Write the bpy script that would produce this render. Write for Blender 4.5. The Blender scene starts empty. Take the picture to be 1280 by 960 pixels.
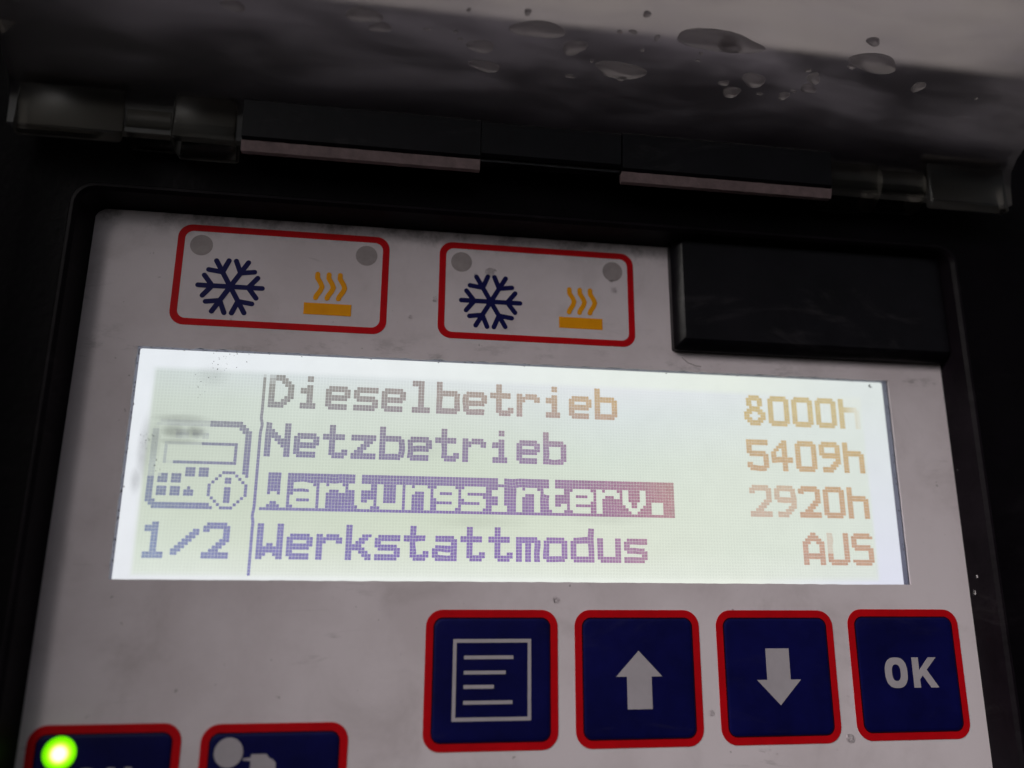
import bpy, bmesh, math, random
from mathutils import Vector, Matrix
from mathutils.geometry import tessellate_polygon
sc = bpy.context.scene
random.seed(7)

# ---------------------------------------------------------------- camera
# panel coordinates used below: x right, y up, z towards the viewer, in millimetres,
# origin at the centre of the display window.  World: x, -z, y (metres), unit standing upright.
YB, ZB = 75.0, 15.0
def P(x, y, z=0.0):
    return Vector((x, -(z + ZB), y + YB)) / 1000.0
cam_d = bpy.data.cameras.new('camera')
cam = bpy.data.objects.new('camera', cam_d); sc.collection.objects.link(cam)
cam_d.sensor_width = 36.0; cam_d.lens = 999.0 / 1280.0 * 36.0
cam_d.clip_start = 0.002; cam_d.clip_end = 50.0
r1 = Vector((0.98863352, 0.00583385, 0.15023224))
r2 = Vector((-0.04261595, 0.96913757, 0.24280908))
r3 = Vector((-0.14417919, -0.24645148, 0.95837051))
# rows above are camera axes written in panel axes
toW = Matrix(((1, 0, 0), (0, 0, -1), (0, 1, 0)))
Mr = Matrix((toW @ r1, toW @ r2, toW @ r3)).transposed()
cam.matrix_world = Matrix.Translation(P(-24.445, -19.198, 131.662)) @ Mr.to_4x4()
cam_d.dof.use_dof = True
cam_d.dof.focus_distance = 0.1345
cam_d.dof.aperture_fstop = 7.5
sc.camera = cam

# ---------------------------------------------------------------- light
EXPO = -0.18
GAIN = 2.0 ** (-EXPO)          # lamps and screens are given as the photograph shows them
SUN_EL, SUN_AZ = math.radians(34), math.radians(-50)   # azimuth: to the left of the viewer's back
w = bpy.data.worlds.new('World'); sc.world = w; w.use_nodes = True
nt = w.node_tree; nt.nodes.clear()
sky = nt.nodes.new('ShaderNodeTexSky'); sky.sky_type = 'NISHITA'; sky.sun_disc = False
sky.sun_elevation = SUN_EL; sky.sun_rotation = math.pi - SUN_AZ
sky.air_density = 1.0; sky.dust_density = 5.0; sky.ozone_density = 0.6
hs = nt.nodes.new('ShaderNodeHueSaturation'); hs.inputs['Saturation'].default_value = 0.22   # overcast
bg = nt.nodes.new('ShaderNodeBackground'); bg.inputs['Strength'].default_value = 0.05
wo = nt.nodes.new('ShaderNodeOutputWorld')
nt.links.new(sky.outputs[0], hs.inputs['Color']); nt.links.new(hs.outputs[0], bg.inputs[0]); nt.links.new(bg.outputs[0], wo.inputs[0])
sd = bpy.data.lights.new('sun', 'SUN'); sd.energy = 1.5; sd.angle = math.radians(38); sd.color = (1, .95, .91)
so = bpy.data.objects.new('sun', sd); sc.collection.objects.link(so)
sdir = Vector((math.sin(SUN_AZ) * math.cos(SUN_EL), -math.cos(SUN_AZ) * math.cos(SUN_EL), math.sin(SUN_EL)))
so.rotation_euler = sdir.to_track_quat('Z', 'Y').to_euler(); so.location = (0.3, -0.5, 0.6)
sc.view_settings.view_transform = 'Standard'; sc.view_settings.look = 'None'
sc.view_settings.exposure = EXPO; sc.view_settings.gamma = 1.0
sc.cycles.max_bounces = 14; sc.cycles.transparent_max_bounces = 16; sc.cycles.transmission_bounces = 12

# ---------------------------------------------------------------- materials
def lin(c):
    return tuple((v / 255 / 12.92 if v / 255 <= .04045 else ((v / 255 + .055) / 1.055) ** 2.4) for v in c)
def mat(name):
    m = bpy.data.materials.new(name); m.use_nodes = True
    n = m.node_tree.nodes; n.clear(); out = n.new('ShaderNodeOutputMaterial')
    return m, m.node_tree, out
def pr(name, col, rough=.5, spec=.5, bump=0, bscale=800, var=0, vscale=60, dust=0, **kw):
    m, t, out = mat(name); b = t.nodes.new('ShaderNodeBsdfPrincipled')
    b.inputs['Base Color'].default_value = (*col, 1); b.inputs['Roughness'].default_value = rough
    b.inputs['Specular IOR Level'].default_value = spec
    for k, v in kw.items(): b.inputs[k].default_value = v
    tc = t.nodes.new('ShaderNodeTexCoord')
    if bump:
        nz = t.nodes.new('ShaderNodeTexNoise'); nz.inputs['Scale'].default_value = bscale; nz.inputs['Detail'].default_value = 5
        bp = t.nodes.new('ShaderNodeBump'); bp.inputs['Strength'].default_value = bump; bp.inputs['Distance'].default_value = .0003
        t.links.new(tc.outputs['Object'], nz.inputs[0]); t.links.new(nz.outputs[0], bp.inputs['Height']); t.links.new(bp.outputs[0], b.inputs['Normal'])
    if var:
        nz = t.nodes.new('ShaderNodeTexNoise'); nz.inputs['Scale'].default_value = vscale; nz.inputs['Detail'].default_value = 8; nz.inputs['Roughness'].default_value = .65
        rp = t.nodes.new('ShaderNodeValToRGB'); rp.color_ramp.elements[0].position = .3; rp.color_ramp.elements[1].position = .7
        rp.color_ramp.elements[0].color = (*[c * (1 - var) for c in col], 1); rp.color_ramp.elements[1].color = (*[min(1, c * (1 + var)) for c in col], 1)
        t.links.new(tc.outputs['Object'], nz.inputs[0]); t.links.new(nz.outputs[0], rp.inputs[0]); t.links.new(rp.outputs[0], b.inputs['Base Color'])
    if dust:
        n1 = t.nodes.new('ShaderNodeTexNoise'); n1.inputs['Scale'].default_value = 85; n1.inputs['Detail'].default_value = 8; n1.inputs['Roughness'].default_value = .7; n1.inputs['Distortion'].default_value = 1.0
        mp = t.nodes.new('ShaderNodeMapping'); mp.inputs['Scale'].default_value = (.5, 1, 1.8)
        r1_ = t.nodes.new('ShaderNodeMapRange'); r1_.interpolation_type = 'SMOOTHSTEP'; r1_.inputs['From Min'].default_value = .54; r1_.inputs['From Max'].default_value = .76; r1_.inputs['To Max'].default_value = dust
        mx = t.nodes.new('ShaderNodeMixShader'); d = t.nodes.new('ShaderNodeBsdfDiffuse'); d.inputs[0].default_value = (.28, .25, .27, 1)
        t.links.new(tc.outputs['Object'], mp.inputs[0]); t.links.new(mp.outputs[0], n1.inputs[0]); t.links.new(n1.outputs[0], r1_.inputs['Value'])
        t.links.new(r1_.outputs[0], mx.inputs[0]); t.links.new(b.outputs[0], mx.inputs[1]); t.links.new(d.outputs[0], mx.inputs[2]); t.links.new(mx.outputs[0], out.inputs[0])
        return m
    t.links.new(b.outputs[0], out.inputs[0])
    return m

def faceplate_mat():
    m, t, out = mat('grubby_white_film'); N = t.nodes.new; L = t.links.new
    b = N('ShaderNodeBsdfPrincipled'); b.inputs['Roughness'].default_value = .42; b.inputs['Specular IOR Level'].default_value = .2
    tc = N('ShaderNodeTexCoord')
    def noise(scale, det=6, rough=.6, dist=0, stretch=None):
        n = N('ShaderNodeTexNoise'); n.inputs['Scale'].default_value = scale; n.inputs['Detail'].default_value = det
        n.inputs['Roughness'].default_value = rough; n.inputs['Distortion'].default_value = dist
        if stretch:
            mp = N('ShaderNodeMapping'); mp.inputs['Scale'].default_value = stretch[0]; mp.inputs['Rotation'].default_value = (0, stretch[1], 0)
            L(tc.outputs['Object'], mp.inputs[0]); L(mp.outputs[0], n.inputs[0])
        else: L(tc.outputs['Object'], n.inputs[0])
        return n.outputs[0]
    def ramp(v, a, c):
        r = N('ShaderNodeMapRange'); r.inputs['From Min'].default_value = a; r.inputs['From Max'].default_value = c
        r.interpolation_type = 'SMOOTHSTEP'; L(v, r.inputs['Value']); return r.outputs[0]
    def mul(a, c):
        q = N('ShaderNodeMath'); q.operation = 'MULTIPLY'; L(a, q.inputs[0])
        if isinstance(c, float): q.inputs[1].default_value = c
        else: L(c, q.inputs[1])
        return q.outputs[0]
    def mix(f, base, col):
        q = N('ShaderNodeMix'); q.data_type = 'RGBA'; L(f, q.inputs['Factor'])
        if isinstance(base, tuple): q.inputs['A'].default_value = (*base, 1)
        else: L(base, q.inputs['A'])
        q.inputs['B'].default_value = (*col, 1); return q.outputs['Result']
    c = mix(mul(ramp(noise(38), .40, .66), .6), (.77, .69, .735), (.61, .53, .56))
    c = mix(mul(ramp(noise(70, 8, .62, .6), .5, .74), .32), c, (.40, .345, .35))
    # fine scratches running nearly level
    patch = ramp(noise(24, 2), .52, .68)
    c = mix(mul(mul(patch, ramp(noise(60, 4, .6, 1.6, ((1, 1, 6), .35)), .60, .72)), .5), c, (.24, .20, .21))
    # grime gathered along the top edge of the sheet (stays where it is)
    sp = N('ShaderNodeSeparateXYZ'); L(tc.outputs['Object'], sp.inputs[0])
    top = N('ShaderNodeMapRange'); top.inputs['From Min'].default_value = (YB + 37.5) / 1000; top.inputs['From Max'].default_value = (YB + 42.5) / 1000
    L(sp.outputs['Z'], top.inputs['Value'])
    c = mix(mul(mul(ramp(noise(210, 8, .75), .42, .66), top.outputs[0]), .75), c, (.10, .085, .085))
    lc = N('ShaderNodeMapRange'); lc.inputs['From Min'].default_value = (YB + 23.5) / 1000; lc.inputs['From Max'].default_value = (YB + 18.2) / 1000
    L(sp.outputs['Z'], lc.inputs['Value'])
    ab = N('ShaderNodeMath'); ab.operation = 'GREATER_THAN'; ab.inputs[1].default_value = (YB + 17.5) / 1000; L(sp.outputs['Z'], ab.inputs[0])
    c = mix(mul(mul(mul(ramp(noise(160, 8, .7, 0, ((1, 1, 2.5), 0)), .5, .68), lc.outputs[0]), ab.outputs[0]), .45), c, (.12, .11, .11))
    # tiny dark grit
    c = mix(mul(ramp(noise(700, 2, .5), .75, .80), .5), c, (.12, .10, .10))
    L(c, b.inputs['Base Color'])
    bp = N('ShaderNodeBump'); bp.inputs['Strength'].default_value = .12; bp.inputs['Distance'].default_value = .0002
    L(noise(1500, 3), bp.inputs['Height']); L(bp.outputs[0], b.inputs['Normal'])
    L(b.outputs[0], out.inputs[0]); return m

def clear_mat(name, tint, frost, fcol=(.6, .6, .62), rough=.22, nscale=45, haze_grad=False, ior=1.5):
    """clear plastic sheet: passes light straight through, mirrors by Fresnel, slightly hazed in patches"""
    m, t, out = mat(name); N = t.nodes.new; L = t.links.new
    tr = N('ShaderNodeBsdfTransparent'); tr.inputs[0].default_value = (*tint, 1)
    if haze_grad:      # rough refraction blurs what is seen through the lid a little
        rf = N('ShaderNodeBsdfRefraction'); rf.inputs['IOR'].default_value = 1.04; rf.inputs['Roughness'].default_value = .42; rf.inputs[0].default_value = (*tint, 1)
        mb = N('ShaderNodeMixShader'); mb.inputs[0].default_value = .72; L(tr.outputs[0], mb.inputs[1]); L(rf.outputs[0], mb.inputs[2]); tr = mb
    gl = N('ShaderNodeBsdfGlossy'); gl.inputs['Roughness'].default_value = rough
    fr = N('ShaderNodeFresnel'); fr.inputs[0].default_value = ior
    m1 = N('ShaderNodeMixShader'); L(fr.outputs[0], m1.inputs[0]); L(tr.outputs[0], m1.inputs[1]); L(gl.outputs[0], m1.inputs[2])
    df = N('ShaderNodeBsdfTranslucent'); df.inputs[0].default_value = (*fcol, 1)
    tc = N('ShaderNodeTexCoord'); nz = N('ShaderNodeTexNoise'); nz.inputs['Scale'].default_value = nscale; nz.inputs['Detail'].default_value = 5; nz.inputs['Roughness'].default_value = .5; nz.inputs['Distortion'].default_value = .3
    mp = N('ShaderNodeMapping'); mp.inputs['Scale'].default_value = (.45, 1.6, 1.6); L(tc.outputs['Object'], mp.inputs[0]); L(mp.outputs[0], nz.inputs[0])
    mr = N('ShaderNodeMapRange'); mr.interpolation_type = 'SMOOTHSTEP'; mr.inputs['From Min'].default_value = .34; mr.inputs['From Max'].default_value = .72; mr.inputs['To Min'].default_value = frost * .12; mr.inputs['To Max'].default_value = frost
    L(nz.outputs[0], mr.inputs['Value'])
    if haze_grad:      # haze is weak near the hinge and rises towards the outer part of the lid
        sp = N('ShaderNodeSeparateXYZ'); L(tc.outputs['Object'], sp.inputs[0]); dz = N('ShaderNodeMapRange'); dz.interpolation_type = 'SMOOTHSTEP'
        dz.inputs['From Min'].default_value = (YB + 56) / 1000; dz.inputs['From Max'].default_value = (YB + 67) / 1000; dz.inputs['To Min'].default_value = .15; L(sp.outputs['Z'], dz.inputs['Value'])
        mm = N('ShaderNodeMath'); mm.operation = 'MULTIPLY'; L(mr.outputs[0], mm.inputs[0]); L(dz.outputs[0], mm.inputs[1]); mr = mm
    m2 = N('ShaderNodeMixShader'); L(mr.outputs[0], m2.inputs[0]); L(m1.outputs[0], m2.inputs[1]); L(df.outputs[0], m2.inputs[2])
    L(m2.outputs[0], out.inputs[0]); return m

def dew_mat():
    m, t, out = mat('rain_water'); N = t.nodes.new; L = t.links.new
    g = N('ShaderNodeBsdfPrincipled'); g.inputs['Roughness'].default_value = .16; g.inputs['Transmission Weight'].default_value = 1; g.inputs['IOR'].default_value = 1.33
    d = N('ShaderNodeBsdfTranslucent'); d.inputs[0].default_value = (.95, .92, .92, 1)
    x = N('ShaderNodeMixShader'); x.inputs[0].default_value = .42; L(g.outputs[0], x.inputs[1]); L(d.outputs[0], x.inputs[2]); L(x.outputs[0], out.inputs[0]); return m
def pane_mat():
    """clear pane with soft grey water marks dried on it, each with its own place and size"""
    m, t, out = mat('window_pane_plastic'); N = t.nodes.new; L = t.links.new
    tc = N('ShaderNodeTexCoord'); nz = N('ShaderNodeTexNoise'); nz.inputs['Scale'].default_value = 900; nz.inputs['Detail'].default_value = 4
    L(tc.outputs['Object'], nz.inputs[0]); acc = None
    for cx, cy, rx, ry, amt in ((-59.0, 4.6, 2.6, 1.3, .27), (-56.0, 4.6, 2.2, 1.2, .27), (-58.2, 6.7, 5.2, .9, .15), (-58.5, 3.0, 4.5, .7, .14),
                                (-63.3, 1.5, 1.2, 6.0, .17), (-63.9, -3.2, 1.0, 2.6, .15), (-61.8, 3.0, 1.4, 3.5, .12), (-54, 14, 3, 2, .07), (-20, 3.5, 6, 3, .04), (-10, -8.8, 9, 1.5, .06), (12, -8, 8, 1.2, .05)):
        mp = N('ShaderNodeVectorMath'); mp.operation = 'SUBTRACT'; mp.inputs[1].default_value = P(cx, cy, -.36); L(tc.outputs['Object'], mp.inputs[0])
        dv = N('ShaderNodeVectorMath'); dv.operation = 'MULTIPLY'; dv.inputs[1].default_value = (1000 / rx, 0, 1000 / ry); L(mp.outputs[0], dv.inputs[0])
        ln = N('ShaderNodeVectorMath'); ln.operation = 'LENGTH'; L(dv.outputs[0], ln.inputs[0])
        mr = N('ShaderNodeMapRange'); mr.interpolation_type = 'SMOOTHSTEP'; mr.inputs['From Min'].default_value = 1.15; mr.inputs['From Max'].default_value = .15
        mr.inputs['To Max'].default_value = amt; L(ln.outputs['Value'], mr.inputs['Value'])
        if acc is None: acc = mr.outputs[0]
        else:
            q = N('ShaderNodeMath'); q.operation = 'MAXIMUM'; L(acc, q.inputs[0]); L(mr.outputs[0], q.inputs[1]); acc = q.outputs[0]
    nr = N('ShaderNodeMapRange'); nr.inputs['From Min'].default_value = .3; nr.inputs['From Max'].default_value = .7; nr.inputs['To Min'].default_value = .85; nr.inputs['To Max'].default_value = 1.1; L(nz.outputs[0], nr.inputs['Value'])
    ml = N('ShaderNodeMath'); ml.operation = 'MULTIPLY'; L(acc, ml.inputs[0]); L(nr.outputs[0], ml.inputs[1])
    tr = N('ShaderNodeBsdfTransparent'); df = N('ShaderNodeBsdfDiffuse'); df.inputs[0].default_value = (.35, .36, .35, 1)
    mx = N('ShaderNodeMixShader'); L(ml.outputs[0], mx.inputs[0]); L(tr.outputs[0], mx.inputs[1]); L(df.outputs[0], mx.inputs[2])
    gl = N('ShaderNodeBsdfGlossy'); gl.inputs['Roughness'].default_value = .08
    fr = N('ShaderNodeFresnel'); fr.inputs[0].default_value = 1.3
    m2 = N('ShaderNodeMixShader'); L(fr.outputs[0], m2.inputs[0]); L(mx.outputs[0], m2.inputs[1]); L(gl.outputs[0], m2.inputs[2])
    L(m2.outputs[0], out.inputs[0]); return m

def lcd_mat():
    m, t, out = mat('lcd_backlight'); N = t.nodes.new; L = t.links.new
    at = N('ShaderNodeVertexColor'); at.layer_name = 'Col'
    tc = N('ShaderNodeTexCoord')
    nz = N('ShaderNodeTexNoise'); nz.inputs['Scale'].default_value = 240; nz.inputs['Detail'].default_value = 5; L(tc.outputs['Object'], nz.inputs[0])
    mr = N('ShaderNodeMapRange'); mr.inputs['To Min'].default_value = .955; mr.inputs['To Max'].default_value = 1.045; L(nz.outputs[0], mr.inputs['Value'])
    vm = N('ShaderNodeVectorMath'); vm.operation = 'SCALE'; L(at.outputs[0], vm.inputs[0]); L(mr.outputs[0], vm.inputs['Scale'])
    # cell grid of the liquid crystal: a slightly lighter line between cells, only inside the active field
    sp = N('ShaderNodeSeparateXYZ'); L(tc.outputs['Object'], sp.inputs[0])
    def cell(o, off, pitch):
        a = N('ShaderNodeMath'); a.operation = 'SUBTRACT'; a.inputs[1].default_value = off; L(o, a.inputs[0])
        b = N('ShaderNodeMath'); b.operation = 'DIVIDE'; b.inputs[1].default_value = pitch; L(a.outputs[0], b.inputs[0])
        f = N('ShaderNodeMath'); f.operation = 'FRACT'; L(b.outputs[0], f.inputs[0])
        g = N('ShaderNodeMath'); g.operation = 'COMPARE'; g.inputs[1].default_value = .5; g.inputs[2].default_value = .38; L(f.outputs[0], g.inputs[0]); return g.outputs[0]
    cx = cell(sp.outputs['X'], GX0 / 1000, PX / 1000); cy = cell(sp.outputs['Z'], (GY0 + YB) / 1000, PY / 1000)
    mn = N('ShaderNodeMath'); mn.operation = 'MULTIPLY'; L(cx, mn.inputs[0]); L(cy, mn.inputs[1])
    mg = N('ShaderNodeMath'); mg.operation = 'MULTIPLY'; L(mn.outputs[0], mg.inputs[0]); L(at.outputs['Alpha'], mg.inputs[1])
    mq = N('ShaderNodeMapRange'); mq.inputs['To Min'].default_value = 1.0; mq.inputs['To Max'].default_value = .925; L(mg.outputs[0], mq.inputs['Value'])
    v2 = N('ShaderNodeVectorMath'); v2.operation = 'SCALE'; L(vm.outputs[0], v2.inputs[0]); L(mq.outputs[0], v2.inputs['Scale'])
    e = N('ShaderNodeEmission'); e.inputs['Strength'].default_value = GAIN; L(v2.outputs[0], e.inputs[0]); L(e.outputs[0], out.inputs[0]); return m
def dots_mat():
    m, t, out = mat('lcd_dots'); at = t.nodes.new('ShaderNodeVertexColor'); at.layer_name = 'Col'
    e = t.nodes.new('ShaderNodeEmission'); e.inputs['Strength'].default_value = GAIN
    t.links.new(at.outputs[0], e.inputs[0]); t.links.new(e.outputs[0], out.inputs[0]); return m
def led_mat():
    m, t, out = mat('green_lamp'); N = t.nodes.new; L = t.links.new
    tc = N('ShaderNodeTexCoord'); vm = N('ShaderNodeVectorMath'); vm.operation = 'DISTANCE'; vm.inputs[1].default_value = P(-69.2, -42.4, 1.0)
    L(tc.outputs['Object'], vm.inputs[0])
    mr = N('ShaderNodeMapRange'); mr.inputs['From Max'].default_value = .0031; L(vm.outputs['Value'], mr.inputs['Value'])
    rp = N('ShaderNodeValToRGB'); el = rp.color_ramp.elements
    el[0].position = 0; el[0].color = (1.0, 1, .9, 1); el[1].position = 1; el[1].color = (.03, .22, 0, 1)
    for p, c in ((.24, (1, 1, .7)), (.40, (.62, .9, .04)), (.55, (.17, .72, 0)), (.8, (.07, .45, 0))):
        q = el.new(p); q.color = (*c, 1)
    e = N('ShaderNodeEmission'); e.inputs['Strength'].default_value = GAIN * 1.45
    L(mr.outputs[0], rp.inputs[0]); L(rp.outputs[0], e.inputs[0]); L(e.outputs[0], out.inputs[0]); return m

PX, PY, GX0, GY0 = .5145, .511, -62.7, 15.0      # dot pitch and top-left corner of the dot field
ZL = -1.9                                        # depth of the liquid crystal under the film
M = {}
M['film'] = faceplate_mat()
M['black'] = pr('black_housing_plastic', (.0028, .0020, .0032), .42, .055, bump=.25, bscale=900, var=.3, vscale=90, dust=.012)
M['lit_rim'] = pr('side_lit_rim_black', (.0075, .0052, .0078), .45, .09, bump=.3, bscale=500, var=.4, vscale=120, dust=.06)  # housing black made lighter, side light on the recess wall put into its colour
M['blank'] = pr('black_cover_plastic', (.0060, .0052, .0075), .28, .16, bump=.2, bscale=500, var=.35, vscale=120, dust=.08)
M['red'] = pr('red_print', (.55, .003, .008), .5, .10, var=.12, vscale=200)
M['blue'] = pr('blue_print', (.0040, .0044, .066), .42, .14, bump=.10, bscale=700, var=.3, vscale=110, dust=.035)
M['navy'] = pr('navy_print', (.006, .006, .085), .45, .12, var=.1)
M['amber'] = pr('amber_print', (.98, .37, .004), .45, .12, var=.1, vscale=200)
M['white'] = pr('white_print', (.44, .40, .44), .45, .3, var=.08, vscale=200)
M['shadow_line'] = pr('painted_shadow_line', (.02, .003, .008), .6, .05)
M['grey'] = pr('lamp_spot_film', (.36, .31, .32), .45, .3, var=.15, vscale=400)
M['inner'] = pr('window_well_plastic', (.20, .20, .27), .5, .3, var=.08, vscale=300)
M['wall'] = pr('pale_body_paint', (.66, .62, .59), .4, .4, bump=.1, bscale=60, var=.06, vscale=20)
M['pale'] = pr('frosted_flange_plastic', (.23, .165, .172), .5, .3, bump=.3, bscale=1200, var=.25, vscale=400)
M['lid'] = clear_mat('clear_lid_plastic', (.88, .86, .87), .42, fcol=(.64, .60, .68), nscale=85, haze_grad=True)
M['pane'] = pane_mat()
M['glass'] = pr('solid_clear_plastic', (.80, .80, .82), .04, .5, **{'Transmission Weight': 1.0, 'IOR': 1.49})
M['hazy'] = clear_mat('scuffed_clear_plastic', (.66, .64, .60), .07, fcol=(.5, .46, .44), rough=.32, nscale=120, ior=1.3)
M['dew'] = dew_mat()
M['water'] = pr('water', (1, 1, 1), .0, .5, **{'Transmission Weight': 1.0, 'IOR': 1.33})
M['scuff'] = pr('rubbed_in_scuff', (.30, .255, .27), .7, .1, var=.3, vscale=900)
M['dirt'] = pr('dark_grit', (.10, .09, .10), .8, .1)
M['lcd'] = lcd_mat(); M['dots'] = dots_mat(); M['led'] = led_mat()

# ---------------------------------------------------------------- mesh helpers (all in panel mm)
def link(name, bm, m, parent=None, smooth=None, label=None):
    bmesh.ops.recalc_face_normals(bm, faces=bm.faces)
    me = bpy.data.meshes.new(name); bm.to_mesh(me); bm.free()
    me.materials.append(m)
    o = bpy.data.objects.new(name, me); sc.collection.objects.link(o); o.parent = parent
    if smooth is not None:
        for p in me.polygons: p.use_smooth = True
        me.set_sharp_from_angle(angle=math.radians(smooth))
    if label: o['label'] = label
    return o
def prism(bm, pts, z0, z1):
    a = [bm.verts.new(P(x, y, z0)) for x, y in pts]; b = [bm.verts.new(P(x, y, z1)) for x, y in pts]
    n = len(pts)
    for i in range(n): bm.faces.new((a[i], a[(i + 1) % n], b[(i + 1) % n], b[i]))
    for t in tessellate_polygon([[Vector((x, y, 0)) for x, y in pts]]):
        bm.faces.new([b[i] for i in t]); bm.faces.new([a[i] for i in t][::-1])
def box(bm, x0, x1, y0, y1, z0, z1): prism(bm, [(x0, y0), (x1, y0), (x1, y1), (x0, y1)], z0, z1)
def rrect(x0, x1, y0, y1, r, n=8, jit=0):
    pts = []
    for cx, cy, a0 in ((x1 - r, y0 + r, -90), (x1 - r, y1 - r, 0), (x0 + r, y1 - r, 90), (x0 + r, y0 + r, 180)):
        for i in range(n + 1):
            a = math.radians(a0 + 90 * i / n); pts.append((cx + r * math.cos(a), cy + r * math.sin(a)))
    return pts
def loft(bm, loops, cap_first=False, cap_last=False):
    vs = [[bm.verts.new(P(x, y, z)) for x, y in pts] for pts, z in loops]
    n = len(vs[0])
    for a, b in zip(vs, vs[1:]):
        for i in range(n): bm.faces.new((a[i], a[(i + 1) % n], b[(i + 1) % n], b[i]))
    if cap_first: bm.faces.new(vs[0][::-1])
    if cap_last: bm.faces.new(vs[-1])
def ring(bm, outer, inner, z0, z1):
    loft(bm, [(outer, z0), (outer, z1), (inner, z1), (inner, z0), (outer, z0)])
def stroke(bm, pts, wd, z0, z1):
    """polyline with round ends, one watertight piece per segment set a hair apart in height"""
    for k, (a, b) in enumerate(zip(pts, pts[1:])):
        ang = math.atan2(b[1] - a[1], b[0] - a[0]); out = []
        for c, s in ((b, -90), (a, 90)):
            for i in range(9):
                t = ang + math.radians(s + 180 * i / 8); out.append((c[0] + wd / 2 * math.cos(t), c[1] + wd / 2 * math.sin(t)))
        stroke.k = (stroke.k + 1) % 17
        prism(bm, out, z0, z1 + stroke.k * .0008)
stroke.k = 0
def xprof(bm, prof, x0, x1, seg=1, wob=0):
    """closed (y,z) profile drawn out along x"""
    rows = []
    for i in range(seg + 1):
        x = x0 + (x1 - x0) * i / seg
        rows.append([bm.verts.new(P(x, y, z)) for y, z in prof])
    n = len(prof)
    for a, b in zip(rows, rows[1:]):
        for i in range(n): bm.faces.new((a[i], a[(i + 1) % n], b[(i + 1) % n], b[i]))
    bm.faces.new(rows[0][::-1]); bm.faces.new(rows[-1])
def circ(cx, cy, r, n=32, jit=0, e=1):
    return [(cx + (r + random.uniform(-jit, jit)) * math.cos(2 * math.pi * i / n), cy + e * (r + random.uniform(-jit, jit)) * math.sin(2 * math.pi * i / n)) for i in range(n)]
NB = bmesh.new

# ---------------------------------------------------------------- setting: the body wall the unit is mounted on, plus an added shading step
bm = NB(); loft(bm, [(rrect(-420, 420, -260, 420, 4), -40), (rrect(-420, 420, -260, 420, 4), ZB * -1 - 1), (rrect(-418, 418, -258, 418, 4), -ZB - .05)], True, True)
box(bm, -300, -130, -260, 420, -ZB + .1, 72)  # unseen step added beyond the left of the view to shade the faceplate's left side
o = link('wall', bm, M['wall']); o['kind'] = 'structure'

# ---------------------------------------------------------------- the control unit
root = bpy.data.objects.new('control_panel', None); sc.collection.objects.link(root)
root.empty_display_size = .02
root['label'] = 'black trailer refrigeration control panel with lit text display, snowflake symbols and raised clear lid'
root['category'] = 'control panel'

# housing: outer shell, rounded shoulder, front rim, step down to the faceplate
bm = NB(); ZR = 5.6
loft(bm, [(rrect(-110, 112, -78, 86, 7), -ZB), (rrect(-110, 112, -78, 86, 7), 1.5), (rrect(-109.3, 111.3, -77.3, 84.6, 6.5), 4.0), (rrect(-107.8, 109.8, -75.8, 82.2, 6), 5.6),
          (rrect(-105.5, 107.5, -74, 79, 5), 6.2), (rrect(-84, 86, -70, 52, 4), 6.2), (rrect(-83.4, 85.4, -69.4, 51.4, 4), 5.95),
          (rrect(-77.2, 79.1, -67.1, 43.9, 3.6), ZR), (rrect(-77.2, 79.1, -67.1, 43.9, 3.6), -ZB), (rrect(-110, 112, -78, 86, 7), -ZB)])
link('housing', bm, M['black'], root, smooth=25)

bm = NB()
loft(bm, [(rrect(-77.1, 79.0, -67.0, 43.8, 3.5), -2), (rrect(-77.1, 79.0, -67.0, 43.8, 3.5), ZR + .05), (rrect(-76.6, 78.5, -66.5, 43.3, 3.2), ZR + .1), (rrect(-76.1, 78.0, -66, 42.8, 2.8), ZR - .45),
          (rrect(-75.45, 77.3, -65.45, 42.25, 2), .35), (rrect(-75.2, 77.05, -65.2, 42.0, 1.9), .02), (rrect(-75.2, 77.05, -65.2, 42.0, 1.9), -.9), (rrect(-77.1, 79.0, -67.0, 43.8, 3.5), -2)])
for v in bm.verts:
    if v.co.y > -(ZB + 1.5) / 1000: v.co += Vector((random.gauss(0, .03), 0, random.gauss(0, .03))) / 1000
link('recess_rim', bm, M['lit_rim'], root, smooth=30)  # inner wall of the housing recess, coloured as if lit from the side

# faceplate with the window cut-out
bm = NB()
x0, x1, y0, y1 = -66, 66, -18.38, 18.38
def edge(n, a, b, j, fixed):
    return [((a + (b - a) * i / n), fixed + random.gauss(0, j)) for i in range(n)]
# hole outline, slightly ragged where the film was cut
hole = [(x, y) for x, y in edge(110, x0, x1, .022, y0)] + [(x, y) for y, x in edge(34, y0, y1, .022, x1)] + \
       [(x, y) for x, y in edge(110, x1, x0, .07, y1)] + [(x, y) for y, x in edge(34, y1, y0, .06, x0)]
def outline_like(hole, X0, X1, Y0, Y1):
    out = []
    n = [110, 34, 110, 34]
    c = [(X0, Y0), (X1, Y0), (X1, Y1), (X0, Y1), (X0, Y0)]
    for s in range(4):
        for i in range(n[s]):
            t = i / n[s]; out.append((c[s][0] + (c[s + 1][0] - c[s][0]) * t, c[s][1] + (c[s + 1][1] - c[s][1]) * t))
    return out
big = outline_like(hole, -75.38, 77.23, -65.38, 42.18)
loft(bm, [(big, -.6), (big, 0), (hole, 0), (hole, -.35)])
fp = link('faceplate', bm, M['film'], root)

bm = NB()
stroke(bm, [(26.2, 20.9), (27.2, 20.0), (28.6, 19.5), (29.6, 19.4)], .16, -.01, .012)
link('scuff_mark', bm, M['scuff'], fp)

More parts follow.
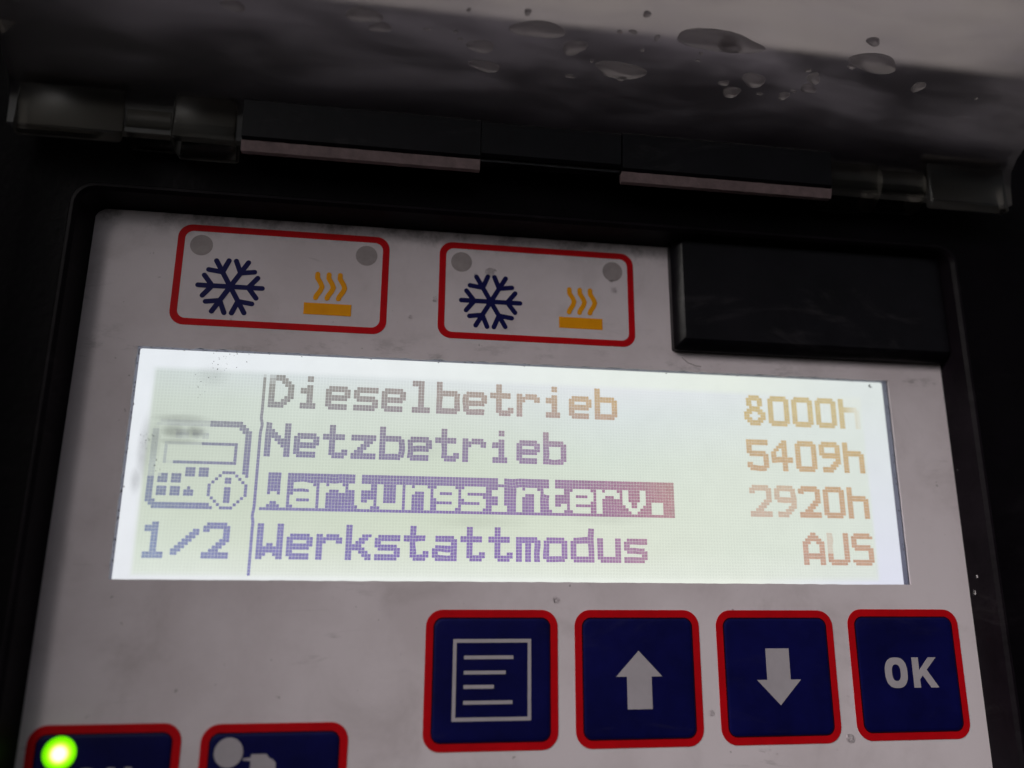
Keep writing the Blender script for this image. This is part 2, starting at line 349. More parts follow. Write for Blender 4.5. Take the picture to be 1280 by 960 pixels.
# display
bm = NB()
def lerp(a, b, t): return tuple(a[i] + (b[i] - a[i]) * t for i in range(len(a)))
def table(rows, xs, ys, u, v):
    def along(r):
        if u <= xs[0]: return r[0]
        for i in range(len(xs) - 1):
            if u <= xs[i + 1]: return lerp(r[i], r[i + 1], (u - xs[i]) / (xs[i + 1] - xs[i]))
        return r[-1]
    c = [along(r) for r in rows]
    if v <= ys[0]: return c[0]
    for i in range(len(ys) - 1):
        if v <= ys[i + 1]: return lerp(c[i], c[i + 1], (v - ys[i]) / (ys[i + 1] - ys[i]))
    return c[-1]
BX = (0, .17, .4, .62, .8, 1); BY = (0, .14, .4, .65, .85, 1)
BACK = [[(208, 218, 218), (216, 224, 228), (224, 230, 234), (228, 232, 238), (226, 232, 236), (228, 234, 230)],
        [(204, 214, 208), (212, 222, 216), (216, 224, 220), (220, 228, 230), (222, 230, 230), (224, 232, 230)],
        [(200, 210, 200), (208, 218, 208), (210, 220, 208), (216, 226, 218), (222, 230, 222), (222, 230, 226)],
        [(206, 216, 204), (206, 216, 202), (210, 220, 204), (220, 228, 216), (222, 230, 220), (222, 230, 224)],
        [(214, 224, 214), (214, 222, 210), (216, 224, 210), (222, 228, 216), (222, 230, 220), (222, 230, 222)],
        [(224, 232, 226), (228, 234, 228), (230, 236, 230), (230, 236, 228), (228, 234, 226), (224, 230, 228)]]
NX, NY = 264, 74
WX0, WX1, WY0, WY1 = -67.2, 67.2, -19.6, 19.6
bm = NB(); lay = bm.loops.layers.float_color.new('Col')
grid = []
def backcol(x, y):
    u = (x - GX0) / (240 * PX); v = (GY0 - y) / (64 * PY)
    c = table(BACK, BX, BY, min(1, max(0, u)), min(1, max(0, v)))
    # how far inside the active field (soft edge about a millimetre wide)
    d = min(x - (GX0 - .9), GX0 + 240 * PX + .7 - x, (GY0 + .5) - y, y - (GY0 - 64 * PY - .1))
    s = max(0, min(1, d / .9 + .3)); s = s * s * (3 - 2 * s)
    w = table([[(233, 238, 243), (236, 241, 242), (232, 239, 230), (224, 231, 229)], [(234, 237, 242), (238, 243, 238), (238, 243, 232), (226, 228, 242)]], (0, .3, .8, 1), (0, 1), min(1, max(0, u)), min(1, max(0, v)))
    return (*lin(lerp(w, tuple(q + k for q, k in zip(c, (4, 4, 1))), s)), s)
for j in range(NY + 1):
    grid.append([bm.verts.new(P(WX0 + (WX1 - WX0) * i / NX, WY0 + (WY1 - WY0) * j / NY, ZL - .12)) for i in range(NX + 1)])
for j in range(NY):
    for i in range(NX):
        f = bm.faces.new((grid[j][i], grid[j][i + 1], grid[j + 1][i + 1], grid[j + 1][i]))
        for l in f.loops: l[lay] = backcol(l.vert.co.x * 1000, l.vert.co.z * 1000 - YB)
# a thin board behind it so the lit sheet is a body, not a card
disp = link('display', bm, M['lcd'], root, label='lit pale green dot-matrix text display')
bm = NB(); box(bm, WX0, WX1, WY0, WY1, -6, ZL - .2); link('backing_board', bm, M['inner'], disp)
bm = NB(); ring(bm, rrect(-69, 69, -21.4, 21.4, .5), rrect(-66.1, 65.95, -18.5, 18.5, .3), ZL - .05, -.62); link('window_well', bm, M['inner'], disp)

# dot-matrix font, eleven rows
def G(*r): return [s for s in r]
X8 = '11000011'
F = {
'D': G('11111000','11111100','11001110','11000111',X8,X8,X8,'11000111','11001110','11111100','11111000'),
'i': G('00011000','00011000','','00011000','01111000','01111000','00011000','00011000','00011000','01111100','01111100'),
'e': G('','','','01111110','11111111','11000011','11111111','11111110','11000000','11111110','01111110'),
's': G('','','','01111111','11111111','11000000','11111110','01111111','00000011','11111111','11111110'),
'l': G('01111000','01111000','00011000','00011000','00011000','00011000','00011000','00011000','00011000','01111110','01111110'),
'b': G('11000000','11000000','11000000','11111110','11111111',X8,X8,X8,X8,'11111111','11111110'),
'd': G('00000011','00000011','00000011','01111111','11111111',X8,X8,X8,X8,'11111111','01111111'),
't': G('00110000','00110000','00110000','11111110','11111110','00110000','00110000','00110000','00110011','00111111','00011110'),
'r': G('','','','11011110','11111111','11100011','11000000','11000000','11000000','11000000','11000000'),
'N': G(X8,X8,'11100011','11110011','11111011','11011111','11001111','11000111',X8,X8,X8),
'z': G('','','','11111111','11111111','00001110','00011100','00111000','01110000','11111111','11111111'),
'W': G(X8,X8,X8,X8,X8,X8,'11011011','11111111','11111111','11100111',X8),
'k': G('11000000','11000000','11000000','11000111','11001110','11011100','11111000','11111100','11001110','11000111',X8),
'a': G('','','','01111110','01111111','00000011','01111111','11111111','11000011','11111111','01111111'),
'u': G('','','',X8,X8,X8,X8,X8,X8,'11111111','01111111'),
'n': G('','','','11011110','11111111','11100011',X8,X8,X8,X8,X8),
'g': G('','','','01111110','11111111',X8,'11111111','01111111','00000011','01111111','01111110'),
'v': G('','','',X8,X8,X8,X8,'11100111','01100110','00111100','00011000'),
'm': G('','','','11111110','11111111','11011011','11011011','11011011','11011011','11011011','11011011'),
'o': G('','','','01111110','11111111',X8,X8,X8,X8,'11111111','01111110'),
'.': G('','','','','','','','01111000','01111000','01111000','01111000'),
'h': G('11000000','11000000','11000000','11111110','11111111',X8,X8,X8,X8,X8,X8),
'A': G('00011000','00111100','01111110','11100111',X8,X8,X8,'11111111','11111111',X8,X8),
'U': G(X8,X8,X8,X8,X8,X8,X8,X8,X8,'11111111','01111110'),
'S': G('01111110','11111111','11000000','11000000','11111110','01111111','00000011','00000011','00000011','11111111','01111110'),
'0': G('01111110','11111111',X8,X8,X8,X8,X8,X8,X8,'11111111','01111110'),
'1': G('00110000','11110000','11110000','00110000','00110000','00110000','00110000','00110000','00110000','11111100','11111100'),
'2': G('01111110','11111111','11000011','00000011','00000011','00000111','00001110','00011100','00111000','11111111','11111111'),
'4': G('00001100','00011100','00111100','01101100','11001100','11001100','11111111','11111111','00001100','00001100','00001100'),
'5': G('11111111','11111111','11000000','11000000','11111110','01111111','00000011','00000011','11000011','11111111','01111110'),
'8': G('00111100','01111110','01100110','01100110','00111100','01111110','11100111','11000011','11100111','01111110','00111100'),
'9': G('01111110','11111111','11000011','11000011','11111111','01111111','00000011','00000111','00001110','01111100','01111000'),
'/': G('','','00000011','00000111','00001110','00011100','00111000','01110000','11100000','11000000',''),
}
def text_cells(s, col, row, pitch=9):
    out = set()
    for k, ch in enumerate(s):
        for r, line in enumerate(F.get(ch, [])):
            for c, v in enumerate(line):
                if v == '1': out.add((col + k * pitch + c, row + r))
    return out
DX = (0, .15, .35, .5, .62, .8, 1.0); DY = (0, .09, .34, .59, .84, 1)
DOT = [[(160, 165, 160), (140, 139, 136), (150, 138, 136), (176, 152, 134), (196, 162, 116), (206, 176, 106), (206, 182, 116)]] * 2 + \
      [[(128, 136, 150), (126, 124, 152), (132, 120, 152), (144, 122, 156), (158, 126, 150), (204, 162, 116), (206, 166, 104)],
       [(120, 130, 158), (118, 112, 164), (126, 108, 166), (140, 108, 158), (160, 108, 140), (198, 148, 124), (204, 156, 108)],
       [(124, 140, 178), (120, 116, 180), (122, 100, 176), (134, 104, 176), (160, 116, 158), (202, 148, 132), (202, 148, 116)],
       [(130, 146, 180), (124, 120, 182), (124, 104, 178), (134, 104, 176), (160, 116, 158), (202, 148, 132), (202, 148, 116)]]
WARP = [(-24 + random.gauss(0, 1), 2.6, 1.3), (-20.5, 3.8, 1.0), (-17, 3.2, 1.2), (-16.5, 12.6, .9), (-12.6, 12.2, 1.0), (-9.5, 10.4, .8), (-8, 3.6, .9), (2.5, 2.4, 1.0), (-42.5, -2.2, .9), (-38, -3.2, 1.0), (-33, -2.4, .9),
        (-30, -6, .8), (-3.5, -2.4, 1.1), (1.5, -4.2, .9), (-27, -11.6, 1.1), (-19.5, -12.8, 1.2), (-15, -13.6, .9), (.5, -13.2, 1.2), (4.2, -15.2, .9), (9, -10.8, 1.3), (17.5, -13, .9),
        (43.6, 3.4, .9), (40.2, 1.8, 1.0), (47.0, -3.0, 1.0), (44.2, -5.0, .9), (53, -11, .8), (-45.9, -8.6, .8), (-46, 6.8, .9), (40.3, 12.2, .8)]
WARP = [(x, y, q, random.uniform(-.16, .16), random.uniform(-.16, .16), random.uniform(-.28, .28)) for x, y, q in WARP]
def warp(x, y):
    """scuffs in the window bend what is seen of the dots a little"""
    dx = dy = 0
    for cx, cy, q, ax, ay, tw in WARP:
        g = math.exp(-((x - cx) ** 2 + (y - cy) ** 2) / (q * q))
        dx += g * (ax - tw * (y - cy)); dy += g * (ay + tw * (x - cx))
    return x + dx, y + dy
def dots(name, cells, label=None, fade=None):
    bm = NB(); lay = bm.loops.layers.float_color.new('Col')
    for c, r in sorted(cells):
        u, v = (c + .5) / 240, (r + .5) / 64
        col = table(DOT, DX, DY, u, v); gm = sum(col) / 3 + 6 - (5 if u > .7 else 0)
        col = lin(tuple(gm + (q - gm) * (.82 if u < .7 else .70) + 9 for q in col))
        k = random.gauss(1, .035); col = tuple(q * k for q in col)
        x = GX0 + c * PX; y = GY0 - r * PY
        if fade:
            f = fade(c, r)
            if f >= .97: continue
            col = lerp(col, backcol(x, y)[:3], f)
        g = .020
        vs = [bm.verts.new(P(*warp(px, py), ZL)) for px, py in ((x + g, y - PY + g), (x + PX - g, y - PY + g), (x + PX - g, y - g), (x + g, y - g))]
        wv = [bm.verts.new(P(*warp(px, py), ZL - .04)) for px, py in ((x + g, y - PY + g), (x + PX - g, y - PY + g), (x + PX - g, y - g), (x + g, y - g))]
        fs = [bm.faces.new(vs)] + [bm.faces.new((wv[i], wv[(i + 1) % 4], vs[(i + 1) % 4], vs[i])) for i in range(4)]
        for f_ in fs:
            for l in f_.loops: l[lay] = (*col, 1)
    return link(name, bm, M['dots'], disp, label=label)
TC = 34
dots('menu_line', text_cells('Dieselbetrieb', TC, 0), 'top menu line reading Dieselbetrieb', fade=lambda c, r: .55 if (c < TC + 2 and r == 0) else (.25 if (c < TC + 2 and r < 3) else 0))
dots('menu_line', text_cells('Netzbetrieb', TC, 16), 'second menu line reading Netzbetrieb')
hl = {(c, r) for c in range(TC, TC + 15 * 9) for r in range(32, 44)} - text_cells('Wartungsinterv.', TC, 32)
dots('highlighted_menu_line', hl, 'highlighted menu line reading Wartungsinterv.')
dots('menu_line', text_cells('Werkstattmodus', TC, 48), 'bottom menu line reading Werkstattmodus')
dots('reading', text_cells('8000h', 196, 0), 'reading 8000h', fade=lambda c, r: max(0, min(.75, (c - 233) / 8)))
dots('reading', text_cells('5409h', 196, 16), 'reading 5409h')
dots('reading', text_cells('2920h', 196, 32), 'reading 2920h', fade=lambda c, r: .22 if c < 213 else 0)
dots('reading', text_cells('AUS', 214, 48), 'reading AUS', fade=lambda c, r: .5 if (c < 225 and c > 222 and r < 55) else 0)
dots('divider_line', {(32, r) for r in range(64)}, fade=lambda c, r: .6 if r == 0 else 0)
dots('page_number', text_cells('1', 1, 48) | text_cells('/', 9, 48) | text_cells('2', 18, 48), 'page number 1/2')
ic = set()
ic |= {(c, 16) for c in range(2, 27)} | {(c, 17) for c in range(1, 28)} | {(26, 18), (27, 18), (28, 18), (27, 19)}
ic |= {(c, r) for c in (28, 29) for r in range(19, 33)} | {(29, 33)}
ic |= {(c, r) for c in (0, 1) for r in range(19, 41)} | {(c, 41) for c in (0, 1, 2)} | {(c, 42) for c in range(1, 19)} | {(c, 43) for c in range(2, 20)}
ic |= {(c, 23) for c in range(4, 26)} | {(c, 29) for c in range(4, 26)} | {(25, r) for r in range(23, 30)} | {(4, r) for r in range(23, 30)}
for c0, r0 in ((11, 31), (15, 31), (3, 33), (7, 33), (3, 37), (7, 37)): ic |= {(c0 + i, r0 + j) for i in range(3) for j in range(3)}
ic |= {(12, 37)} | {(11 + i, 38 + j) for i in range(3) for j in range(2)}
ic |= {(c, 32) for c in range(22, 26)} | {(c, 43) for c in range(22, 26)} | {(c, r) for c in (18, 29) for r in range(36, 40)}
ic |= {(21, 33), (20, 34), (19, 35), (26, 33), (27, 34), (28, 35), (19, 40), (20, 41), (21, 42), (26, 42), (27, 41), (28, 40)}
ic |= {(c, r) for c in (23, 24) for r in (34, 35, 37, 38, 39, 40, 41)}
ic |= {(c, r) for c in range(7, 17) for r in (19, 20, 21) if c != 11}
def icfade(c, r):
    if r < 19 and c < 17: return .52 + .1 * random.random() if c > 3 else .7
    if 19 <= r <= 21 and 6 < c < 17: return .42 + .25 * random.random() + (.2 if r != 20 else 0)
    if c < 2 and r < 34: return .55
    if r == 23 and c < 15: return .6
    if c == 4 and 22 < r < 30: return .5
    if r == 29 and c < 7: return .8
    if r == 33 and c == 3: return .6
    return 0
dots('device_icon', ic, 'small outline icon of a control unit with an information sign', fade=icfade)

# clear pane over the display with water marks
bm = NB(); box(bm, -67, 67, -19.4, 19.4, -.39, -.36)
pane = link('window_pane', bm, M['pane'], disp)
# grit caught along the cut edge of the window and specks on the pane
bm = NB()
def speck(x, y, r, z=-.33, e=1.0):
    prism(bm, circ(x, y, r, 7, r * .35, e), z, z + .02 + random.random() * .01)
for i in range(95):
    x = -65.5 + 131 * random.random() ** 1.0
    if random.random() < .35: x = -65 + 28 * random.random()
    speck(x, 18.33 - abs(random.gauss(0, .16)), random.uniform(.05, .15), e=.5)
for i in range(32): speck(-65.8 + abs(random.gauss(0, .12)), random.uniform(-17, 18), random.uniform(.04, .12), e=1.8)
for i in range(16): speck(65.6 - abs(random.gauss(0, .1)), random.uniform(-17, 18), random.uniform(.04, .1), e=1.6)
for cx, cy, n, s in ((-53, 15.5, 16, 1.3), (-55.8, 12.6, 12, 1.4), (-51.8, 17.2, 10, .8), (-62.8, 3.2, 16, .9), (-61.5, -.8, 9, .6)):
    for i in range(n): speck(cx + random.gauss(0, s), cy + random.gauss(0, s), random.uniform(.03, .085))
link('grit', bm, M['dirt'], disp)

# ---- printed indicator frames with snowflake and heating symbols
def snowflake(bm, cx, cy, R, wd, z0, z1):
    for k in range(6):
        a = math.radians(60 * k); d = Vector((math.cos(a), math.sin(a)))
        stroke(bm, [(cx, cy), (cx + d.x * R, cy + d.y * R)], wd, z0, z1)
        bx, by = cx + d.x * R * .56, cy + d.y * R * .56
        for s in (-1, 1):
            b = a + s * math.radians(52); l = R * .44
            stroke(bm, [(bx, by), (bx + l * math.cos(b), by + l * math.sin(b))], wd, z0, z1)
def indicator(cx, lab):
    y0, y1 = 22.35, 40.2; hw = 17.65
    bm = NB(); ring(bm, rrect(cx - hw, cx + hw, y0, y1, 2.3), rrect(cx - hw + 1.15, cx + hw - 1.15, y0 + 1.15, y1 - 1.15, 1.4), .0, .05)
    fr = link('indicator_frame', bm, M['red'], root, label=lab)
    bm = NB(); snowflake(bm, cx - 8.45, 29.4, 5.2, .84, .0, .045); link('snowflake_symbol', bm, M['navy'], fr)
    bm = NB(); hx = cx + 7.7
    box(bm, hx - 3.95, hx + 3.95, 25.3, 27.35, .0, .05)
    for k in (-1, 0, 1):
        x = hx + .25 + k * 1.9
        pts = [(x - .35, 32.6), (x - .35, 31.9), (x + .25, 30.95), (x + .5, 30.3), (x + .25, 29.6), (x - .3, 28.75), (x - .45, 28.3)]
        stroke(bm, pts, .84, .0, .05)
    link('heating_symbol', bm, M['amber'], fr)
    for s in (-1, 1):
        bm = NB(); prism(bm, circ(cx + s * 13.75, 36.55, 1.85, 32), .0, .03); link('lamp_spot', bm, M['grey'], fr)
indicator(-44.1, 'left red frame around a blue snowflake and an amber heating sign')
indicator(-.05, 'right red frame around a blue snowflake and an amber heating sign')

# ---- membrane buttons
def button(x0, x1, y0, y1, lab, sym=None):
    bw = 1.2
    bm = NB(); loft(bm, [(rrect(x0 + bw + .12, x1 - bw - .12, y0 + bw + .12, y1 - bw - .12, 1.3), .0), (rrect(x0 + bw + .12, x1 - bw - .12, y0 + bw + .12, y1 - bw - .12, 1.3), .10),
                         (rrect(x0 + bw + .5, x1 - bw - .5, y0 + bw + .5, y1 - bw - .5, 1.1), .20), (rrect(x0 + bw + 1.1, x1 - bw - 1.1, y0 + bw + 1.1, y1 - bw - 1.1, .9), .22)], False, True)
    b = link('button', bm, M['blue'], root, label=lab)
    bm = NB(); ring(bm, rrect(x0, x1, y0, y1, 2.6), rrect(x0 + bw, x1 - bw, y0 + bw, y1 - bw, 1.5), .0, .09); link('border', bm, M['red'], b)
    bm = NB(); ring(bm, rrect(x0 + bw - .03, x1 - bw + .03, y0 + bw - .03, y1 - bw + .03, 1.5), rrect(x0 + bw + .2, x1 - bw - .2, y0 + bw + .2, y1 - bw - .2, 1.2), .0, .115); link('shadow_line', bm, M['shadow_line'], b)  # dark ring painted as the thin shadow between border and raised key
    if sym:
        bm = NB(); sym(bm, (x0 + x1) / 2, (y0 + y1) / 2); link('symbol', bm, M['white'], b)
    return b
S0, S1 = .1, .262
def s_menu(bm, cx, cy):
    cy += -.05; hw, hh = 6.2, 6.05
    ring(bm, rrect(cx - hw, cx + hw, cy - hh, cy + hh, .05, 2), rrect(cx - hw + .55, cx + hw - .55, cy - hh + .55, cy + hh - .55, .02, 2), S0, S1)
    for y, l in ((3.3, 7.8), (1.05, 6.6), (-1.05, 4.75), (-3.35, 7.7)):
        box(bm, cx - 4.45, cx - 4.45 + l, cy + y - .27, cy + y + .27, S0, S1)
def s_arrow(sg):
    def f(bm, cx, cy):
        q = [(-2.05, -4.55), (2.05, -4.55), (2.05, .35), (3.85, .35), (0, 4.3), (-3.85, .35), (-2.05, .35)]
        prism(bm, [(cx + x, cy - .2 + sg * y) for x, y in (q if sg > 0 else q[::-1])], S0, S1)
    return f
def glyph_O(bm, cx, cy, w, h, t):
    def se(a, b): return [(cx + a * math.copysign(abs(math.cos(u)) ** .8, math.cos(u)), cy + b * math.copysign(abs(math.sin(u)) ** .8, math.sin(u))) for u in [2 * math.pi * i / 40 for i in range(40)]]
    ring(bm, se(w / 2, h / 2), se(w / 2 - t, h / 2 - t * .9), S0, S1)
def s_ok(bm, cx, cy):
    glyph_O(bm, cx - 2.35, cy + .15, 4.1, 4.9, 1.25)
    x, y, h = cx + .7, cy + .15 - 2.42, 4.84
    prism(bm, [(x, y), (x + 1.2, y), (x + 1.2, y + 1.3), (x + 1.75, y + 1.95), (x + 3.1, y), (x + 4.6, y), (x + 2.6, y + 2.85), (x + 4.5, y + h), (x + 3.05, y + h), (x + 1.2, y + 2.75), (x + 1.2, y + h), (x, y + h)], S0, S1)
def s_on(bm, cx, cy):
    glyph_O(bm, cx - 2.0, cy + 2.3, 3.7, 4.8, 1.0)
    x, y, h = cx + .75, cy + 2.3 - 2.4, 4.8
    prism(bm, [(x, y), (x + 1, y), (x + 1, y + 3.1), (x + 2.4, y), (x + 3.4, y), (x + 3.4, y + h), (x + 2.4, y + h), (x + 2.4, y + 1.7), (x + 1, y + h), (x, y + h)], S0, S1)
def s_motor(bm, cx, cy):
    q = [(-2.6, 2.2), (-1.7, 2.2), (-1.7, 5.4), (-2.8, 5.5), (-2.8, 5.75), (-1.7, 5.85), (-1.65, 6.3), (.5, 6.3), (1.0, 5.7), (1.4, 5.6), (1.9, 5.1), (2.0, 3.6), (3.0, 3.0), (3.0, -1.8), (-2.6, -1.8)]
    prism(bm, [(cx - 1.6 + x, cy + y) for x, y in q[::-1]], S0, S1)
BY0, BY1 = -43.6, -22.7
button(-18.1, 3.0, BY0, BY1, 'blue button with a framed list symbol', s_menu)
button(5.8, 26.8, BY0, BY1, 'blue button with an arrow pointing up', s_arrow(1))
button(29.75, 50.5, BY0, BY1, 'blue button with an arrow pointing down', s_arrow(-1))
button(53.3, 73.9, BY0 + .2, BY1 + .2, 'blue button marked OK', s_ok)
b = button(-74.1, -53.1, -59.7, -38.75, 'blue button with a lit green lamp, cut off at the left', s_on)
bm = NB(); loft(bm, [(circ(-69.5, -42.5, 2.3, 40), .1), (circ(-69.5, -42.5, 2.3, 40), .35), (circ(-69.5, -42.5, 2.05, 40), .75), (circ(-69.5, -42.5, 1.6, 40), 1.1), (circ(-69.5, -42.5, .6, 40), 1.25)], True, True); link('green_lamp', bm, M['led'], b, label='lit green lamp')
b = button(-50.4, -29.2, -60, -39.0, 'blue button with an unlit round lamp spot', s_motor)
bm = NB(); prism(bm, circ(-46.3, -42.9, 2.05, 40), .1, .29); link('lamp_spot', bm, M['white'], b)

# ---- black blank cover at the upper right
bm = NB()
def bl(i): return rrect(24.3 + i, 77.1 , 21.9 + i, 42.1, .5, 4)
loft(bm, [(bl(0), .0), (bl(0), 1.3), (bl(.25), 1.8), (bl(1.45), 3.0), (bl(1.7), 3.12)], True, True)
link('blank_cover', bm, M['blank'], root, smooth=20)

# ---- raised clear lid on its hinge
lid_prof = []
def arc(cy, cz, r, a0, a1, n): return [(cy + r * math.sin(math.radians(a0 + (a1 - a0) * i / n)), cz + r * math.cos(math.radians(a0 + (a1 - a0) * i / n))) for i in range(n + 1)]
# path of the lid's outer skin, hinge wall first then bending out towards the viewer
path = [(50.0, 11.6), (53.5, 11.9), (56.2, 12.6), (58.0, 14.4), (59.4, 17.2), (61.5, 21.5), (65.5, 29.5), (72.0, 42.0), (84.0, 64.0)]
def offs(path, d):
    out = []
    for i, p in enumerate(path):
        a = Vector(path[max(0, i - 1)]); b_ = Vector(path[min(len(path) - 1, i + 1)]); t = (b_ - a).normalized()
        out.append((p[0] + d * t.y * 1.0, p[1] - d * t.x))
    return out
inner = offs(path, 2.0)
bm = NB(); xprof(bm, path + inner[::-1], -85.5, 87.2, 30)
lid = link('lid', bm, M['lid'], root, smooth=40, label='raised clear plastic lid wet with rain')
# side walls of the lid
for x0, x1 in ((-88.2, -85.7), (87.4, 89.9)):
    bm = NB(); q = [(60.5, 17.5), (63, 21), (86, 63.5), (94, 60), (72, 18), (67, 13)]
    xprof(bm, q, x0, x1); link('side_wall', bm, M['hazy'], lid)
# pale flanges along the lower edge
for x0, x1 in ((-50.4, -12.1), (12.2, 50.6)):
    bm = NB(); xprof(bm, [(48.0, 11.2), (48.0, 12.2), (49.6, 12.75), (49.7, 11.2)], x0, x1, 40)
    for v in bm.verts: v.co.z += random.gauss(0, .00002)
    link('hinge_flange', bm, M['pale'], lid)
    bm = NB(); xprof(bm, [(49.8, 8.6), (49.8, 12.7), (50.2, 13.0), (56.3, 13.5), (57.0, 12.9), (57.0, 8.6)], x0 + .05, x1 - .05); link('hinge_strip', bm, M['blank'], lid)
bm = NB(); xprof(bm, [(50.5, 8.6), (50.5, 12.3), (50.9, 12.7), (56.2, 13.3), (56.9, 12.7), (56.9, 8.6)], -12.0, 12.1); link('hinge_strip', bm, M['blank'], lid)
# solid clear end blocks and hinge barrels
def bevbox(x0, x1, y0, y1, z0, z1, r, m, name, par):
    bm = NB()
    loft(bm, [(rrect(x0 + r, x1 - r, y0 + r, y1 - r, .3, 3), z0), (rrect(x0, x1, y0, y1, .5, 3), z0 + r), (rrect(x0, x1, y0, y1, .5, 3), z1 - r), (rrect(x0 + r, x1 - r, y0 + r, y1 - r, .3, 3), z1)], True, True)
    return link(name, bm, m, par, smooth=50)
bevbox(69.8, 85.6, 48.1, 58.6, 10.9, 12.8, .45, M['hazy'], 'hinge_block', lid)
bevbox(-84.2, -68.6, 48.1, 58.6, 10.9, 12.8, .45, M['hazy'], 'hinge_block', lid)
n = 28
def cprof(r): return [(52.6 + r * math.cos(2 * math.pi * i / n), 8.6 + r * math.sin(2 * math.pi * i / n)) for i in range(n)]
def barrel(x0, x1, r, m, name):
    bm = NB(); xprof(bm, cprof(r), x0, x1); link(name, bm, m, lid, smooth=40)
bevbox(-61.2, -51.6, 48.4, 57.2, 6.5, 12.9, .5, M['hazy'], 'hinge_knuckle', lid)
barrel(-68.2, -61.5, 3.6, M['hazy'], 'hinge_barrel')
barrel(-69.5, -50.6, 1.5, M['blank'], 'hinge_pin')
barrel(51.3, 60.4, 4.6, M['hazy'], 'hinge_knuckle')
barrel(60.7, 69.4, 4.1, M['hazy'], 'hinge_barrel')
barrel(50.5, 70.0, 1.5, M['blank'], 'hinge_pin')

# ---------------------------------------------------------------- water drops
def drop(x, y, z, nrm, r, h, label, grp, e=1.0, jit=.06, sink=.01):
    """a sessile drop: spherical cap, base on the surface, slightly irregular outline"""
    bm = NB(); n, rings = 22, 7
    nrm = Vector(nrm).normalized(); tx = Vector((1, 0, 0)); ty = nrm.cross(tx).normalized(); tx = ty.cross(nrm)
    ph = [random.uniform(0, 6.28) for _ in range(3)]
    def rad(a): return r * (1 + jit * math.sin(2 * a + ph[0]) + jit * .6 * math.sin(3 * a + ph[1]))
    def W(v): return Vector((v.x, -v.z, v.y)) / 1000
    top = bm.verts.new(W(nrm * h)); prev = None; first = None
    for k in range(1, rings + 1):
        t = k / rings; hh = h * math.cos(t * math.pi / 2); cur = []
        for i in range(n):
            a = 2 * math.pi * i / n; q = rad(a) * math.sin(t * math.pi / 2)
            cur.append(bm.verts.new(W(tx * (q * math.cos(a) * e) + ty * (q * math.sin(a)) + nrm * (hh - sink))))
        if prev is None:
            for i in range(n): bm.faces.new((top, cur[i], cur[(i + 1) % n]))
        else:
            for i in range(n): bm.faces.new((prev[i], prev[(i + 1) % n], cur[(i + 1) % n], cur[i]))
        prev = cur
    bm.faces.new(prev[::-1])
    o = link('water_drop', bm, M['dew'] if 'lid' in label else M['water'], None, smooth=180)
    o.location = P(x, y, z); o['label'] = label; o['category'] = 'water drop'; o['group'] = grp
    return o
pl = 'rain drops on the faceplate'
for x, y, r, e, lab in (
    (2.8, -21.2, .62, 1.2, 'round water drop on the faceplate just above the list button'),
    (5.0, -22.2, .28, 1, 'tiny water drop between the list button and the up-arrow button, at their top'),
    (10.6, -21.7, .22, 1, 'tiny water drop above the up-arrow button'),
    (28.3, -38.7, .62, .9, 'water drop in the gap between the two arrow buttons'),
    (51.8, -26.9, .24, 1, 'tiny water drop between the down-arrow and OK buttons, near their top'),
    (52.0, -43.0, .80, 1.1, 'largest water drop below the gap between the down-arrow and OK buttons'),
    (49.4, -44.6, .38, 1, 'small water drop under the right corner of the down-arrow button'),
    (-8.7, 35.0, .85, 1, 'clear water drop above the snowflake inside the right red frame'),
    (-11.3, 34.3, .35, 1, 'small water drop left of the snowflake tip inside the right red frame'),
    (13.9, 33.0, .62, 1, 'water drop under the upper right lamp spot of the right red frame'),
    (13.4, 34.7, .45, 1, 'water drop touching the upper right lamp spot of the right red frame'),
    (-18.3, 29.3, .60, .8, 'water drop on the left side of the right red frame'),
    (-22.4, 25.8, .48, 1, 'water drop on the white film between the two red frames'),
    (62.6, 17.35, .35, 1, 'tiny water drop at the upper right corner of the display window')):
    z = .06 if 'inside' in lab or 'side of' in lab or 'touching' in lab else .01
    if 'display' in lab: z = -.33
    drop(x, y, z, (0, 0, 1), r, r * .34, lab, pl, e, sink=.12)
rg = 'glossy beads at the edge of the black rim'
for x, y, z, r, lab in ((77.3, -19.6, .9, .55, 'long glossy bead where white film meets the right black rim, beside the button tops'),
                        (77.4, -16.9, 1.8, .4, 'glossy bead on the right black rim above the long bead'),
                        (77.3, 2.0, .7, .3, 'tiny glossy bead on the right black rim beside the display')):
    drop(x, y, z, (-.9, 0, .45), r, r * .5, lab, rg, .6)
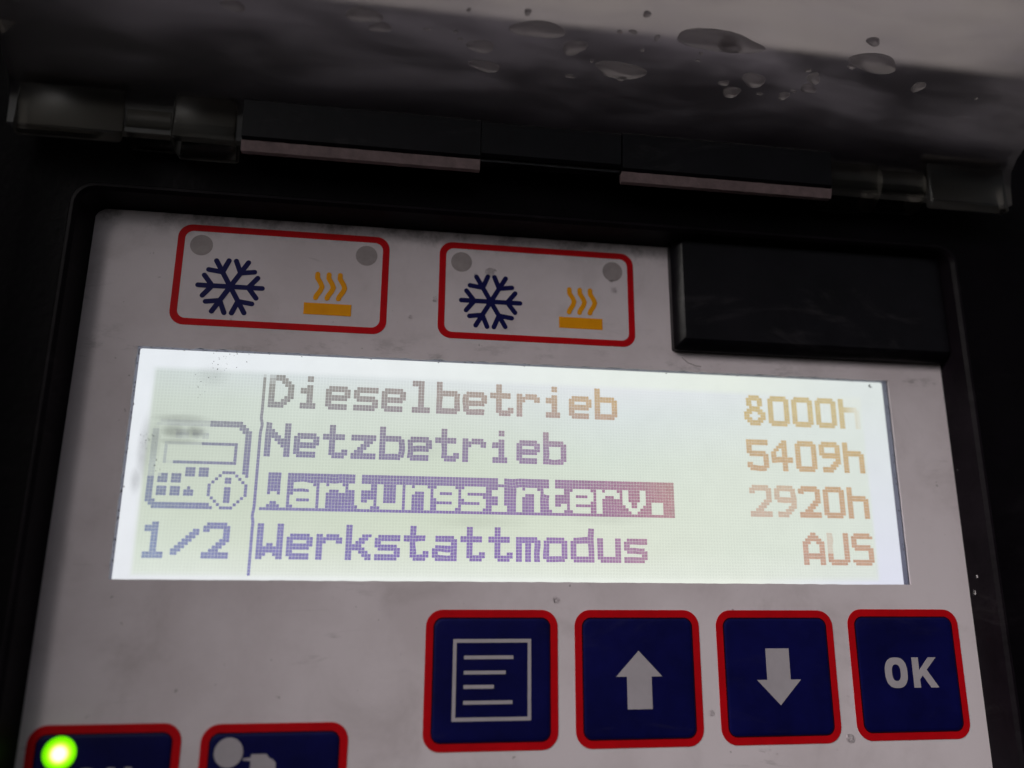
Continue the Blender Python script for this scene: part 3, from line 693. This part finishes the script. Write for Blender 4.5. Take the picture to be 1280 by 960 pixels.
# drops on the lid, lying on its underside facing the viewer
pv = [Vector(p) for p in inner]
lg = 'rain drops on the clear lid'
def on_lid(t):
    """t = z value along the plate -> point (y,z) and outward normal on the viewer's side"""
    ps = [Vector(p) for p in path]
    for a, b_ in zip(ps, ps[1:]):
        if a.y <= t <= b_.y:
            k = (t - a.y) / (b_.y - a.y); p = a.lerp(b_, k); d = (b_ - a).normalized()
            return p, (0, -d.y, d.x)
for x, zt, r, e, h, lab in (
    (-31.5, 26.6, 1.3, 1.9, .6, 'bright flat water drop on the clear lid, at the top edge left of the middle'),
    (-50.5, 26.0, .9, 1.8, .45, 'faint water drop on the clear lid above the left hinge'),
    (-5.0, 27.2, 1.5, 2.6, .6, 'wide water smear on the clear lid, at the middle of the top edge'),
    (9.5, 22.6, 1.3, 3.6, .7, 'long curled water drop on the clear lid, middle of the right half'),
    (-13.5, 24.0, 1.2, 1.6, .5, 'cloudy water drop on the clear lid above the middle'),
    (-12.5, 21.2, 1.0, 2.4, .4, 'low water smear on the clear lid above the middle'),
    (32.0, 23.2, 1.3, 1.5, .6, 'round water drop on the clear lid above the right hinge'),
    (42.0, 24.4, 1.0, 1.2, .6, 'water drop on the clear lid nearest its right end'),
    (24.0, 28.3, 1.6, 5.0, .5, 'long dark water run on the clear lid at the top right'),
    (51.0, 27.6, 1.6, 2.8, .5, 'dark water run on the clear lid at the top right corner')):
    p, nn = on_lid(zt)
    drop(x, p.x, p.y, nn, r, h, lab, lg, e, jit=.14)

# fine beads scattered over the lid, mixed sizes, denser towards the middle and the right
random.seed(21)
for i in range(34):
    zt = random.uniform(20.5, 31); x = random.triangular(-75, 80, 22)
    rr = min(1.3, .25 + random.expovariate(3.2))
    p, nn = on_lid(zt)
    drop(x, p.x, p.y, nn, rr, rr * .28, 'small rain bead among the many scattered on the clear lid', 'fine rain beads on the clear lid', random.uniform(.9, 2.2), jit=.16)
for k, (x, y, r_) in enumerate(((-3.5, 41.0, .3), (20.0, -40.5, .0), (-20.8, 32.4, .25), (-23.6, 28.4, .2), (19.8, 36.8, .28), (21.2, 31.6, .2), (39.0, -45.0, .22), (51.2, -30.5, .2), (52.2, -36.5, .25))):
    if r_: drop(x, y, .01, (0, 0, 1), r_, r_ * .4, 'pinhead water bead on the white faceplate', 'pinhead beads on the faceplate', sink=.08)
